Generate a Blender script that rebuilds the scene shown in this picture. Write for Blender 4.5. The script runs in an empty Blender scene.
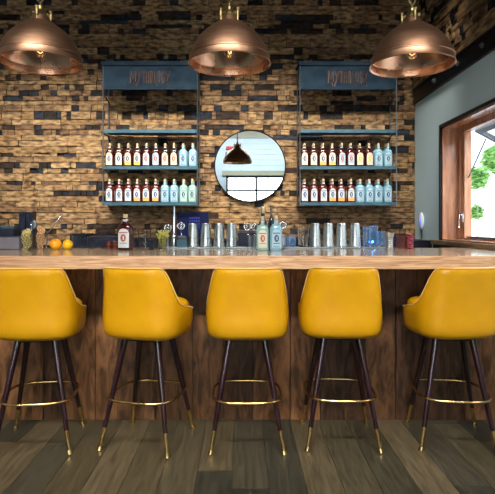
import bpy, bmesh, math, random
from mathutils import Vector, Matrix
R = math.radians
PI = math.pi
SC = bpy.context.scene
COL = SC.collection
F = 514.0; VX = 240.0; VY = 224.0; EYE = 1.245

def px2(x, y, D):
    return Vector(((x - VX) * D / F, D, EYE - (y - VY) * D / F))
def pX(x, D): return (x - VX) * D / F
def pZ(y, D): return EYE - (y - VY) * D / F

# ------------------------------------------------------------------ materials
def mat(name, color, rough=0.5, metal=0.0, noise=0.0, scale=20.0, stretch=(1, 1, 1), color2=None,
        bump=0.0, trans=0.0, ior=1.45, coat=0.0, emit=None, estr=0.0, attr=None, alpha=1.0, spec=None,
        coords='Object', rnoise=0.0, lo=0.35, hi=0.65, detail=6.0, dist=0.0):
    m = bpy.data.materials.new(name); m.use_nodes = True
    nt = m.node_tree; N = nt.nodes; L = nt.links
    b = N['Principled BSDF']
    b.inputs['Roughness'].default_value = rough
    b.inputs['Metallic'].default_value = metal
    b.inputs['Transmission Weight'].default_value = trans
    b.inputs['IOR'].default_value = ior
    b.inputs['Coat Weight'].default_value = coat
    b.inputs['Coat Roughness'].default_value = 0.08
    b.inputs['Alpha'].default_value = alpha
    if spec is not None: b.inputs['Specular IOR Level'].default_value = spec
    if emit:
        b.inputs['Emission Color'].default_value = (*emit, 1); b.inputs['Emission Strength'].default_value = estr
    tc = N.new('ShaderNodeTexCoord'); mp = N.new('ShaderNodeMapping')
    mp.inputs['Scale'].default_value = stretch
    L.new(tc.outputs[coords], mp.inputs['Vector'])
    nz = N.new('ShaderNodeTexNoise'); nz.inputs['Scale'].default_value = scale; nz.inputs['Detail'].default_value = detail
    nz.inputs['Distortion'].default_value = dist
    L.new(mp.outputs['Vector'], nz.inputs['Vector'])
    rp = N.new('ShaderNodeMapRange'); rp.inputs['From Min'].default_value = lo; rp.inputs['From Max'].default_value = hi
    L.new(nz.outputs['Fac'], rp.inputs['Value'])
    mx = N.new('ShaderNodeMix'); mx.data_type = 'RGBA'
    L.new(rp.outputs['Result'], mx.inputs['Factor'])
    if attr:
        at = N.new('ShaderNodeAttribute'); at.attribute_name = attr
        dk = N.new('ShaderNodeMix'); dk.data_type = 'RGBA'; dk.blend_type = 'MULTIPLY'; dk.inputs['Factor'].default_value = 1.0
        L.new(at.outputs['Color'], dk.inputs['A']); k = 1 - noise
        c2 = color2 or (k, k, k)
        dk.inputs['B'].default_value = (*c2, 1)
        L.new(dk.outputs['Result'], mx.inputs['A']); L.new(at.outputs['Color'], mx.inputs['B'])
    else:
        c2 = color2 or tuple(c * (1 - noise) for c in color)
        mx.inputs['A'].default_value = (*c2, 1); mx.inputs['B'].default_value = (*color, 1)
    L.new(mx.outputs['Result'], b.inputs['Base Color'])
    if rnoise:
        mr = N.new('ShaderNodeMapRange'); mr.inputs['From Min'].default_value = .3; mr.inputs['From Max'].default_value = .7
        mr.inputs['To Min'].default_value = max(0, rough - rnoise); mr.inputs['To Max'].default_value = rough + rnoise
        L.new(nz.outputs['Fac'], mr.inputs['Value']); L.new(mr.outputs['Result'], b.inputs['Roughness'])
    if bump:
        bp = N.new('ShaderNodeBump'); bp.inputs['Strength'].default_value = bump; bp.inputs['Distance'].default_value = 0.01
        L.new(nz.outputs['Fac'], bp.inputs['Height']); L.new(bp.outputs['Normal'], b.inputs['Normal'])
    return m

M = {}
M['stave'] = mat('stave_wood', (1, 1, 1), .72, noise=.8, scale=7, stretch=(2.0, 1, 5), attr='Col', bump=.5, spec=.2, lo=.36, hi=.62, detail=9)
M['panel'] = mat('stained_panel_wood', (1, 1, 1), .5, spec=.3, noise=.78, scale=5, stretch=(3.2, 1, .8), attr='Col', detail=9, bump=.3, dist=1.6, rnoise=.1)
M['plank'] = mat('floor_plank_wood', (1, 1, 1), .45, spec=.35, noise=.42, detail=10, scale=10, stretch=(5, .6, 1), attr='Col', bump=.15, rnoise=.1, dist=.5)
M['bar_edge'] = mat('oak_edge', (.60, .38, .22), .35, scale=5.0, stretch=(.8, 3, 14), color2=(.32, .16, .075), coat=.3, dist=1.5)
M['bar_top'] = mat('varnished_oak', (.42, .30, .20), .24, scale=6, stretch=(.8, 8, 1), color2=(.27, .18, .11), coat=.5)
M['ledge'] = mat('raw_wood_ledge', (.42, .27, .14), .5, scale=8, stretch=(6, 1, 10), color2=(.2, .12, .06))
M['yellow'] = mat('yellow_vinyl', (.60, .30, .003), .34, scale=6, color2=(.54, .262, .002), bump=.0, coat=.25)
M['piping'] = mat('piping_vinyl', (.85, .55, .22), .4)
M['legwood'] = mat('dark_maroon_leg', (.022, .006, .009), .2, scale=3, color2=(.018, .005, .008), coat=.5, spec=.4)
M['brass'] = mat('brass', (.83, .56, .22), .22, 1.0, scale=40, noise=.3)
M['oldbrass'] = mat('aged_brass', (.36, .27, .12), .4, 1.0, scale=40, noise=.5)
M['copper'] = mat('brushed_copper', (.38, .22, .14), .44, 1.0, scale=10, stretch=(1, 1, 8), color2=(.29, .16, .10), rnoise=.06)
M['copper_in'] = mat('polished_copper', (.76, .45, .28), .25, 1.0, scale=6, color2=(.60, .34, .20), rnoise=.05)
M['black'] = mat('black_steel', (.012, .012, .013), .38, .6, scale=30, noise=.4)
M['blackp'] = mat('black_plastic', (.008, .010, .016), .5, spec=.2, scale=30, noise=.3)
M['darkblue'] = mat('dark_blue_plastic', (.008, .012, .030), .35, scale=30, noise=.3)
M['bluesteel'] = mat('blued_steel', (.020, .038, .056), .8, .0, spec=.06, scale=7, color2=(.007, .014, .026), stretch=(1, 1, 1.5), rnoise=.1, lo=.3, hi=.7)
M['shelfsteel'] = mat('blue_grey_steel', (.045, .105, .14), .5, .3, scale=12, color2=(.025, .07, .10), stretch=(1, 1, 1))
M['rod'] = mat('steel_rod', (.22, .25, .28), .3, .9, scale=20, noise=.3)
M['lettering'] = mat('cut_letter_dark', (.015, .012, .012), .6, .2, scale=30, noise=.3)
M['rust'] = mat('cut_letter_rust', (.13, .06, .03), .6, .1, scale=30, noise=.5)
M['greywall'] = mat('grey_painted_wall', (.56, .72, .78), .7, scale=3, color2=(.52, .68, .73), bump=.02)
M['redwood'] = mat('varnished_red_wood', (.45, .19, .085), .25, scale=6, stretch=(5, 5, .8), color2=(.27, .095, .04), coat=.5)
M['paleframe'] = mat('pale_wood_frame', (.55, .30, .17), .3, scale=6, stretch=(5, 5, .8), color2=(.40, .19, .1), coat=.3)
M['chrome'] = mat('chrome', (.75, .78, .82), .08, 1.0, scale=20, noise=.05)
M['steel'] = mat('brushed_steel', (.52, .56, .56), .30, 1.0, scale=10, stretch=(1, 1, 20), noise=.15, rnoise=.05)
M['mirror'] = mat('mirror_glass', (.90, .95, .98), 0.0, 1.0)
M['thin'] = mat('thin_clear_glass', (.97, .99, 1), .01, trans=1.0, ior=1.16)
M['glass'] = mat('clear_glass', (.95, .98, 1), .01, trans=1.0, ior=1.45)
M['pane'] = mat('window_pane', (1, 1, 1), .0, trans=1.0, ior=1.02)
M['blueglass'] = mat('blue_emissive_glass', (.80, .90, 1.0), .02, trans=1, ior=1.15, emit=(.25, .55, 1.0), estr=.06)  # faint blue emission stands in for LED light caught by the glass
M['darkglass'] = mat('dark_blue_glass', (.75, .82, .92), .03, trans=1, ior=1.15)
M['whitewall'] = mat('white_boards', (.62, .74, .80), .6, scale=3, color2=(.58, .69, .75))
M['ceiling'] = mat('dark_ceiling', (.10, .085, .06), .8, scale=2, noise=.3)
M['khaki'] = mat('khaki_trim', (.45, .45, .33), .6, scale=3, noise=.1)
M['darkframe'] = mat('dark_window_frame', (.05, .06, .07), .4, .2, scale=3, noise=.1)
M['orange'] = mat('orange_peel', (.90, .46, .01), .4, scale=14, color2=(.85, .24, .01), bump=.1)
M['lemon'] = mat('yellow_orange_peel', (.95, .58, .015), .4, scale=14, color2=(.9, .38, .01), bump=.1)
M['lime'] = mat('dried_lime', (.50, .42, .06), .6, scale=60, color2=(.15, .12, .02))
M['citrus'] = mat('dried_blood_orange', (.75, .33, .12), .6, scale=60, color2=(.30, .07, .03))
M['rind'] = mat('pale_rind', (.8, .62, .32), .6, scale=60, noise=.3)
M['herb'] = mat('dried_green_herb', (.50, .48, .12), .7, scale=50, color2=(.22, .22, .05))
M['redcup'] = mat('red_brown_glaze', (.13, .022, .015), .25, scale=20, noise=.5, coat=.4)
M['redcloth'] = mat('dark_red_weave', (.32, .05, .06), .8, scale=90, color2=(.09, .015, .03), bump=.3, lo=.45, hi=.55)
M['clearbin'] = mat('grey_mauve_plastic', (.25, .23, .27), .3, scale=20, noise=.2, trans=.3)
M['mat'] = mat('grey_rubber_mat', (.25, .33, .38), .35, scale=80, noise=.2)
M['cork'] = mat('wood_stopper', (.62, .45, .27), .6, scale=60, noise=.3)
M['whitep'] = mat('white_plastic', (.80, .84, .9), .3)
M['blueled'] = mat('blue_led', (.05, .1, 1), .3, emit=(.03, .08, 1.0), estr=3.0)
M['screen'] = mat('dark_screen', (.004, .006, .03), .55, emit=(.002, .005, .04), estr=.3, spec=.1)
M['redp'] = mat('red_plastic', (.5, .03, .03), .4)
M['counter'] = mat('dark_counter', (.03, .03, .035), .3, scale=30, noise=.3)
M['pave'] = mat('pale_paving', (.85, .85, .82), .8, scale=1.5, noise=.1)
M['leaf'] = mat('bright_leaf', (.40, .70, .22), .6, scale=30, color2=(.22, .50, .12))
M['bark'] = mat('bark', (.5, .5, .38), .9, scale=20, noise=.4)
M['filament'] = mat('warm_filament', (1, .6, .2), .4, emit=(1, .55, .2), estr=6)
M['cord'] = mat('black_cord', (.01, .01, .01), .5)
# bottle glass and label colours
M['amber'] = mat('dark_amber_spirit', (.036, .006, .005), .08, coat=.4, scale=20, color2=(.04, .004, .004))
M['redamber'] = mat('red_amber_spirit', (.085, .012, .007), .08, coat=.3, scale=20, color2=(.05, .007, .005))
M['black_spirit'] = mat('near_black_spirit', (.02, .006, .008), .06, coat=.6)
M['blueb'] = mat('pale_blue_bottle', (.26, .50, .62), .05, trans=.35, coat=.5, scale=20, color2=(.25, .5, .64))
M['greenb'] = mat('pale_aqua_green_bottle', (.34, .56, .50), .05, trans=.35, coat=.5, scale=20, color2=(.3, .55, .5))
M['cream'] = mat('cream_paper', (0.51, 0.49, 0.39), .6, scale=90, noise=.08)
M['white'] = mat('white_paper', (0.49, 0.54, 0.56), .6, scale=90, noise=.08)
M['lblue'] = mat('light_blue_paper', (0.31, 0.44, 0.51), .6, scale=90, noise=.08)
M['lgreen'] = mat('light_green_paper', (0.36, 0.49, 0.43), .6, scale=90, noise=.08)
M['navy'] = mat('navy_ink', (.03, .06, .16), .6)
M['oink'] = mat('orange_ink', (.85, .36, .04), .6)
M['rink'] = mat('brown_red_ink', (.32, .08, .05), .6)
M['wine'] = mat('dark_wine_bottle', (.012, .018, .03), .05, coat=.8)
M['foil'] = mat('gold_foil', (.6, .5, .3), .35, .8)

# ------------------------------------------------------------------ helpers
def finish(name, bm, m, parent=None, smooth=False, loc=None):
    me = bpy.data.meshes.new(name); bmesh.ops.recalc_face_normals(bm, faces=bm.faces[:])
    bm.to_mesh(me); bm.free()
    ms = m if isinstance(m, (list, tuple)) else [m]
    for q in ms: me.materials.append(M[q] if isinstance(q, str) else q)
    if smooth:
        for p in me.polygons: p.use_smooth = True
        if smooth != 'all':
            me.shade_smooth() if False else None
    o = bpy.data.objects.new(name, me); COL.objects.link(o)
    if parent: o.parent = parent
    if loc: o.location = loc
    if smooth and smooth != 'all':
        bmx = bmesh.new(); bmx.from_mesh(me)
        for e in bmx.edges:
            if len(e.link_faces) == 2 and e.calc_face_angle(0) > R(smooth if isinstance(smooth, (int, float)) and smooth > 1 else 38):
                e.smooth = False
        bmx.to_mesh(me); bmx.free()
    return o
def tag(o, label=None, cat=None, group=None, kind=None):
    if label: o['label'] = label
    if cat: o['category'] = cat
    if group: o['group'] = group
    if kind: o['kind'] = kind
    return o
def thing(name, label, cat, loc=(0, 0, 0), rz=0, group=None):
    o = bpy.data.objects.new(name, None); COL.objects.link(o); o.empty_display_size = .05
    o.location = loc; o.rotation_euler = (0, 0, rz)
    return tag(o, label, cat, group)
def struct(name, bm, m, parent=None, smooth=False):
    o = finish(name, bm, m, parent, smooth)
    if not parent: o['kind'] = 'structure'
    return o
def dup(root, loc, rz=None, label=None):
    r = root.copy(); COL.objects.link(r); r.location = loc
    if rz is not None: r.rotation_euler = (0, 0, rz)
    if label: r['label'] = label
    for ch in list(root.children):
        c = ch.copy(); COL.objects.link(c); c.parent = r
        for g in list(ch.children):
            d = g.copy(); COL.objects.link(d); d.parent = c
    return r
def box(bm, x0, x1, y0, y1, z0, z1, mi=0, bev=0.0):
    vs = [bm.verts.new((x, y, z)) for x in (x0, x1) for y in (y0, y1) for z in (z0, z1)]
    fs = [(0, 1, 3, 2), (4, 6, 7, 5), (0, 4, 5, 1), (2, 3, 7, 6), (0, 2, 6, 4), (1, 5, 7, 3)]
    out = []
    for f in fs:
        q = bm.faces.new([vs[i] for i in f]); q.material_index = mi; out.append(q)
    if bev:
        es = list({e for f in out for e in f.edges})
        bmesh.ops.bevel(bm, geom=es, offset=bev, segments=2, affect='EDGES', profile=.6)
    return out
def lathe(bm, prof, n=32, c=(0, 0, 0), mi=0, sq=2.0, sx=1.0, sy=1.0, cap0=False, cap1=False):
    rings = []
    for r, z in prof:
        ring = []
        for i in range(n):
            a = 2 * PI * i / n; ca, sa = math.cos(a), math.sin(a)
            x = math.copysign(abs(ca) ** (2 / sq), ca) * r * sx; y = math.copysign(abs(sa) ** (2 / sq), sa) * r * sy
            ring.append(bm.verts.new((c[0] + x, c[1] + y, c[2] + z)))
        rings.append(ring)
    for a, b in zip(rings, rings[1:]):
        for i in range(n):
            f = bm.faces.new((a[i], a[(i + 1) % n], b[(i + 1) % n], b[i])); f.material_index = mi
    if cap0: bm.faces.new(rings[0]).material_index = mi
    if cap1: bm.faces.new(rings[-1]).material_index = mi
    return rings
def tube(bm, pts, r, n=10, mi=0, closed=False, cap=True, r2=None):
    pts = [Vector(p) for p in pts]; rings = []; m = len(pts); up = None
    for i, p in enumerate(pts):
        if closed: t = (pts[(i + 1) % m] - pts[i - 1]).normalized()
        else: t = (pts[min(i + 1, m - 1)] - pts[max(i - 1, 0)]).normalized()
        if up is None:
            up = Vector((0, 0, 1)) if abs(t.z) < .9 else Vector((1, 0, 0))
        s = t.cross(up).normalized(); u = s.cross(t).normalized(); up = u
        rr = r if r2 is None else r + (r2 - r) * i / (m - 1)
        rings.append([bm.verts.new(p + s * math.cos(2 * PI * k / n) * rr + u * math.sin(2 * PI * k / n) * rr) for k in range(n)])
    pr = list(zip(rings, rings[1:])) + ([(rings[-1], rings[0])] if closed else [])
    for a, b in pr:
        for k in range(n):
            bm.faces.new((a[k], a[(k + 1) % n], b[(k + 1) % n], b[k])).material_index = mi
    if cap and not closed:
        bm.faces.new(rings[0]).material_index = mi; bm.faces.new(rings[-1]).material_index = mi
def ball(bm, c, r, seg=16, rings=10, s=(1, 1, 1), mi=0):
    q = bmesh.ops.create_uvsphere(bm, u_segments=seg, v_segments=rings, radius=1)
    for v in q['verts']:
        v.co = Vector((c[0] + v.co.x * r * s[0], c[1] + v.co.y * r * s[1], c[2] + v.co.z * r * s[2]))
        for f in v.link_faces: f.material_index = mi
def arc(cx, cz, r, a0, a1, n=10):
    return [(cx + r * math.cos(R(a0 + (a1 - a0) * i / n)), cz + r * math.sin(R(a0 + (a1 - a0) * i / n))) for i in range(n + 1)]
NB = bmesh.new

# ------------------------------------------------------------------ room shell
XL, XR, YF, YB, ZC = -3.6, 1.8, -3.0, 5.3, 3.72
rnd = random.Random(11)

def stave_blocks(bm, lay, u0, u1, z0, z1, place, seed):
    rn = random.Random(seed); z = z0; row = 0
    while z < z1 - .005:
        h = rn.choice([.036, .042, .05, .055, .06, .065, .07, .085, .054, .058]); h = min(h, z1 - z)
        if z1 - z - h < .02: h = z1 - z
        u = u0 - rn.random() * .3
        style = rn.random()          # long tan staves, or alternating short heads
        while u < u1:
            if style < .5: w = rn.choice([.12, .18, .25, .35, .5, .09])
            else: w = rn.choice([.045, .06, .09, .13, .075, .2])
            a, b = max(u, u0), min(u + w, u1); u += w
            if b - a < .012: continue
            t = rn.random()
            pd = .06 if style < .5 else .26
            if w <= .12: pd += .16
            if t < pd:
                c = rn.choice([(.028, .02, .017), (.018, .018, .024), (.045, .027, .018), (.03, .036, .05)])
                d = rn.uniform(.006, .02)
            elif False:
                c = rn.choice([(.17, .09, .045), (.10, .058, .036), (.12, .078, .055), (.14, .06, .035)]); d = rn.uniform(.008, .022)
            else:
                c = rn.choice([(0.340, 0.202, 0.087), (0.391, 0.245, 0.120), (0.281, 0.163, 0.078), (0.357, 0.224, 0.110), (0.230, 0.133, 0.069)]); d = rn.uniform(.012, .028)
            k = rn.uniform(.82, 1.1); c = (c[0] * k, c[1] * k, c[2] * k, 1)
            for f in place(a + rn.uniform(.001, .004), b - rn.uniform(.001, .004), z + rn.uniform(.001, .004), z + h - rn.uniform(.001, .005), d):
                for l in f.loops: l[lay] = c
        z += h; row += 1

bm = NB(); lay = bm.loops.layers.float_color.new('Col')
for f in box(bm, XL, XR + .1, YB, YB + .15, 0, ZC):
    for l in f.loops: l[lay] = (.012, .009, .008, 1)
stave_blocks(bm, lay, XL, XR, .0, ZC, lambda a, b, z0, z1, d: box(bm, a, b, YB - d, YB + .001, z0, z1), 5)
struct('wall_back', bm, 'stave')

WZ0, WZ1, WD0, WD1 = 1.100, 2.10, 1.4, 4.575          # right window opening
bm = NB()
box(bm, XR, XR + .16, YF, YB + .15, 0, WZ0)
box(bm, XR, XR + .16, YF, YB + .15, WZ1, ZC)
box(bm, XR, XR + .16, WD1, YB + .15, WZ0, WZ1)
box(bm, XR, XR + .16, YF, WD0, WZ0, WZ1)
struct('wall_right', bm, 'greywall')
bm = NB(); lay = bm.loops.layers.float_color.new('Col')      # stave cladding above the beam
for f in box(bm, XR - .012, XR - .001, 0, YB - .03, 2.62, ZC):
    for l in f.loops: l[lay] = (.012, .009, .008, 1)
stave_blocks(bm, lay, 0, YB - .03, 2.62, ZC, lambda a, b, z0, z1, d: box(bm, XR - .013 - d, XR - .012, a, b, z0, z1), 9)
struct('trim_1', bm, 'stave')
bm = NB(); box(bm, XR - .028, XR - .001, 0, YB - .045, 2.475, 2.62)
box(bm, XR - .04, XR - .001, 0, YB - .045, 2.605, 2.625)
beam = struct('trim_2', bm, 'black')
for d in (4.68, 4.18, 3.75, 3.25, 2.75):
    bm = NB(); tube(bm, [(XR - .027, d, 2.55), (XR - .040, d, 2.55)], .022, 6); ball(bm, (XR - .041, d, 2.55), .014)
    finish('lag_bolt', bm, 'rod', beam)
bm = NB(); box(bm, XL - .15, XL, YF, YB + .15, 0, ZC); struct('wall_left', bm, 'greywall')
# front wall behind the viewer with two big windows
FW = [(-2.75, -1.0), (-.42, 1.16)]; FZ0, FZ1 = .75, 2.29
bm = NB()
def fw(x0, x1, z0, z1):
    z = z0
    while z < z1 - .001:
        h = min(.14, z1 - z); box(bm, x0, x1, YF - .12, YF - (0.0), z, z + h - .006); box(bm, x0, x1, YF - .12, YF - .012, z + h - .006, z + h); z += h
fw(XL, XR, 0, FZ0); fw(XL, XR, FZ1, 3.28)
for a, b in ((XL, FW[0][0]), (FW[0][1], FW[1][0]), (FW[1][1], XR)): fw(a, b, FZ0, FZ1)
struct('wall_front', bm, 'whitewall')
bm = NB(); box(bm, XL, XR, YF - .1, YF + .03, 3.28, ZC); struct('trim_3', bm, 'khaki')
for k, (a, b) in enumerate(FW):
    bm = NB(); t = .05
    box(bm, a, a + t, YF - .1, YF + .02, FZ0, FZ1); box(bm, b - t, b, YF - .1, YF + .02, FZ0, FZ1)
    box(bm, a, b, YF - .1, YF + .02, FZ0, FZ0 + t); box(bm, a, b, YF - .1, YF + .02, FZ1 - t, FZ1)
    mx_ = (a + b) / 2; box(bm, mx_ - .028, mx_ + .028, YF - .08, YF + .01, FZ0, FZ1); box(bm, a, b, YF - .08, YF + .01, 1.89, 1.94)
    w = struct('window_%d' % (k + 2), bm, 'darkframe')
    bm = NB(); box(bm, a + t, b - t, YF - .06, YF - .054, FZ0 + t, FZ1 - t); finish('pane', bm, 'pane', w)
    bm = NB(); box(bm, a - .1, b + .1, YF - .005, YF + .06, FZ1 + .01, FZ1 + .13); finish('window_head', bm, 'khaki', w)
bm = NB(); box(bm, XL, XR + .16, YF - .12, YB + .15, ZC, ZC + .1); struct('ceiling', bm, 'ceiling')

# floor planks (LVP, running towards the wall)
bm = NB(); lay = bm.loops.layers.float_color.new('Col')
for f in box(bm, XL, XR, YF, YB, -.1, -.004):
    for l in f.loops: l[lay] = (.02, .017, .012, 1)
rf = random.Random(23); pw = .176; x = .138 - pw * 22
tones = [(.115, .098, .062), (.085, .078, .052), (.15, .122, .074), (.06, .058, .044), (.135, .11, .066), (.10, .09, .064), (.17, .135, .082), (.048, .05, .042)]
while x < XR:
    y = YF - rf.random() * 1.2
    while y < YB:
        a, b = max(x, XL), min(x + pw, XR); c, d = max(y, YF), min(y + 1.22, YB)
        if b - a > .01 and d - c > .01:
            t = rf.choice(tones); k = rf.uniform(.9, 1.15)
            for f in box(bm, a + .0012, b - .0012, c + .0012, d - .0012, -.005, 0):
                for l in f.loops: l[lay] = (t[0] * k * .66, t[1] * k * .63, t[2] * k * .58, 1)
        y += 1.22
    x += pw
struct('floor', bm, 'plank')

# right window: black trim, deep reveal, frame, sash, outward-opened sash
bm = NB(); t = .028
box(bm, XR - .02, XR - .001, WD1, WD1 + t, WZ0 - .0, WZ1 + t); box(bm, XR - .02, XR - .001, WD0 - t, WD0, WZ0, WZ1 + t)
box(bm, XR - .02, XR - .001, WD0, WD1, WZ1, WZ1 + t)
struct('trim_4', bm, 'black')
win = thing('window_1', None, None); win['kind'] = 'structure'
bm = NB(); g = .012
box(bm, XR - .001, XR + .16, WD1 - g, WD1 - .0005, WZ0 + .001, WZ1 - .0005); box(bm, XR - .001, XR + .16, WD0 + .0005, WD0 + g, WZ0 + .001, WZ1 - .0005)
box(bm, XR - .001, XR + .16, WD0 + g, WD1 - g, WZ1 - g, WZ1 - .0005); box(bm, XR - .001, XR + .16, WD0 + g, WD1 - g, WZ0 + .001, WZ0 + g)
finish('reveal', bm, 'redwood', win)
bm = NB(); f0, f1 = XR + .13, XR + .20; A, B = WD0 + g, WD1 - g; Z0, Z1 = WZ0 + g, WZ1 - g; w_ = .045
box(bm, f0, f1, B - w_, B, Z0, Z1); box(bm, f0, f1, A, A + w_, Z0, Z1); box(bm, f0, f1, A + w_, B - w_, Z1 - w_, Z1); box(bm, f0, f1, A + w_, B - w_, Z0, Z0 + .012)
for yy in (3.15,): box(bm, f0, f1, yy - .04, yy + .04, Z0 + .012, Z1 - w_)
finish('window_frame', bm, 'redwood', win)
bm = NB(); f0, f1 = XR + .15, XR + .21
box(bm, f0, f1, B - w_ - .055, B - w_ - .006, Z0 + .012, Z1 - w_); box(bm, f0, f1, 3.19, 3.24, Z0 + .012, Z1 - w_)
finish('sash_stile', bm, 'paleframe', win)
bm = NB(); box(bm, f0 + .02, f1, 3.24, B - w_ - .056, Z0 + .012, Z0 + .026)
finish('sill_strip', bm, 'shelfsteel', win)
# awning sash tilted out
sash = bpy.data.objects.new('awning_sash', None); COL.objects.link(sash); sash.parent = win
sash.location = (XR + .215, 0, Z1 - .05); sash.rotation_euler = (0, R(-62), 0)
bm = NB(); y0, y1, hh = 3.22, 4.42, .82
box(bm, 0, .035, y0, y0 + .05, -hh, 0); box(bm, 0, .035, y1 - .05, y1, -hh, 0); box(bm, 0, .035, y0 + .05, y1 - .05, -.05, 0); box(bm, 0, .035, y0 + .05, y1 - .05, -hh, -hh + .05)
finish('sash_frame', bm, 'darkframe', sash)
bm = NB(); box(bm, .012, .018, y0 + .05, y1 - .05, -hh + .05, -.05); finish('pane', bm, 'pane', sash)
bm = NB(); tube(bm, [(1.955, 4.40, 1.64), (2.106, 4.40, 1.975)], .006, 8); finish('stay_arm', bm, 'leaf' if False else 'darkframe', win)
bm = NB(); hx, hy, hz = XR + .15, B - w_ - .03, pZ(219, 4.5)
box(bm, hx - .012, hx, hy - .014, hy + .014, hz - .03, hz + .05, bev=.003); tube(bm, [(hx - .012, hy, hz + .035), (hx - .035, hy, hz + .035), (hx - .037, hy, hz - .075)], .008, 8)
finish('handle', bm, 'chrome', win, True)
bm = NB(); box(bm, XR - .035, XR - .001, .5, 4.76, 1.062, 1.098); struct('trim_5', bm, 'ledge')
bm = NB(); box(bm, XR - .012, XR - .001, 3.9, 4.76, 0, 1.062); struct('trim_6', bm, 'black')

# outside
bm = NB(); box(bm, -30, 40, -30, 50, -.4, -.15); struct('ground', bm, 'pave')
def bush(x, y, z, r, seed, label, n=420):
    rn = random.Random(seed); t = thing('shrub', label, 'shrub', (x, y, -.15))
    bm = NB()
    for _ in range(n):
        v = Vector((rn.gauss(0, 1), rn.gauss(0, 1), rn.gauss(0, 1))).normalized() * r * (rn.random() ** .4)
        c = v + Vector((0, 0, z + .15)); s = rn.uniform(.10, .18) * r / .5
        q = Matrix.Rotation(rn.random() * 6, 3, 'Z') @ Matrix.Rotation(rn.random() * 6, 3, 'X')
        vs = [bm.verts.new(c + q @ Vector(p)) for p in ((-s, 0, 0), (0, -s * .5, s * .15), (s, 0, 0), (0, s * .5, s * .15))]
        bm.faces.new(vs)
    finish('foliage', bm, 'leaf', t)
    bm = NB()
    tube(bm, [(0, 0, 0), (.03, 0, (z + .15) * .5), (0, 0, z + .15)], .014, 8, r2=.008)
    finish('stem', bm, 'bark', t)
for i, (px_, py_, D, r, lb) in enumerate([(477, 178, 12, .27, 'bright green shrub seen through window beside its frame'),
                                       (497, 160, 13, .36, 'higher green shrub seen at the right of the window'),
                                       (476, 212, 14, .2, 'small low green shrub seen near the window sill')]):
    bush(pX(px_, D), D, pZ(py_, D), r, 40 + i, lb)

# ------------------------------------------------------------------ bar
BX0, BX1 = -3.1, XR - .002; BF, BBK, BT, BB = 2.95, 3.97, 1.061, .987
bm = NB(); box(bm, BX0, BX1, BF + .012, BBK, BB, BT, 0, .004)
top = finish('countertop', bm, 'bar_top'); tag(top, 'long glossy varnished oak bar top running the full width of the room', 'bar top')
bm = NB(); box(bm, BX0, BX1, BF, BF + .0115, BB - .001, BT + .0005, 0, .003)
finish('front_edge', bm, 'bar_edge', top)
base = thing('bar_cabinet', 'dark stained vertical board bar front below the oak top', 'bar', (0, 3.27, 0))
bm = NB(); lay = bm.loops.layers.float_color.new('Col'); rp = random.Random(4); x = BX0
while x < XR - .003:
    w = rp.choice([.14, .19, .24, .19, .14, .29]); b = min(x + w, XR - .003); t = rp.choice([(.23, .10, .038), (.15, .07, .03), (.28, .125, .048), (.11, .052, .027), (.19, .088, .036)])
    for f in box(bm, x + .0025, b - .0025, -rp.uniform(0, .009), .02, .001, BB - .003):
        for l in f.loops: l[lay] = (*t, 1)
    x += w
for f in box(bm, BX0, XR - .003, .02, .04, .001, BB - .003):
    for l in f.loops: l[lay] = (.006, .004, .004, 1)
finish('front_panel', bm, 'panel', base)
bm = NB(); box(bm, BX0, XR - .003, .04, .62, .08, BB - .003); box(bm, BX0, XR - .003, .06, .56, 0.001, .08)
finish('carcass', bm, 'counter', base)
# rail mats
bm = NB(); box(bm, pX(167, 3.9), pX(258, 3.9), 3.845, 3.96, BT + .0005, BT + .010, 0, .003)
tag(finish('bar_mat', bm, 'mat'), 'thin grey bar mat under the left row of shaker tins', 'bar mat')
bm = NB(); box(bm, pX(284, 3.9), pX(392, 3.9), 3.845, 3.96, BT + .0005, BT + .010, 0, .003)
tag(finish('bar_mat', bm, 'mat'), 'thin grey bar mat under the right row of shaker tins', 'bar mat')
MT = BT + .0102
# back counter
bc = thing('back_counter', 'low dark back counter against the stave wall behind the bar', 'counter', (0, 0, 0))
bm = NB(); box(bm, -3.5, 1.55, 4.78, YB - .045, .08, .88); box(bm, -3.5, 1.55, 4.84, YB - .045, .001, .08); finish('carcass', bm, 'counter', bc)
bm = NB(); box(bm, -3.5, 1.55, 4.75, YB - .045, .8805, .92, 0, .004); finish('worktop', bm, 'counter', bc)
CT = .9205

# ------------------------------------------------------------------ bar stools
def interp(tab, t):
    for (a, va), (b, vb) in zip(tab, tab[1:]):
        if t <= b:
            k = (t - a) / (b - a) if b > a else 0; k = k * k * (3 - 2 * k); return va + (vb - va) * k
    return tab[-1][1]
HT = [(0, 1.012), (42, 1.011), (50, 1.003), (56, .985), (62, .950), (67, .905), (74, .852), (82, .805), (94, .772), (112, .752), (180, .745)]
def foot(t, a, bb, bf, n=3.5):
    s, c = math.sin(R(t)), -math.cos(R(t))
    x = math.copysign(abs(s) ** (2 / n), s) * a
    y = math.copysign(abs(c) ** (2 / n), c) * (bb if c < 0 else bf)
    return x, y
def shellpt(t, z, off=0.0):
    # plan half sizes change with height: bulge at the seat, narrower and leaning back at the top
    A = [(.608, .190), (.618, .214), (.636, .226), (.68, .234), (.745, .236), (.80, .230), (.90, .219), (1.02, .208)]
    Bk = [(.608, .165), (.618, .190), (.636, .202), (.68, .209), (.745, .208), (.80, .212), (.90, .225), (1.02, .250)]
    Bf = [(.608, .165), (.618, .190), (.636, .205), (.68, .217), (.745, .220), (.80, .222), (.90, .2), (1.02, .2)]
    def lin(T, z):
        for (a, va), (b, vb) in zip(T, T[1:]):
            if z <= b: return va + (vb - va) * max(0, (z - a)) / (b - a)
        return T[-1][1]
    x, y = foot(t, lin(A, z) - off, lin(Bk, z) - off, lin(Bf, z) - off)
    return Vector((x, y, z))
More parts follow.
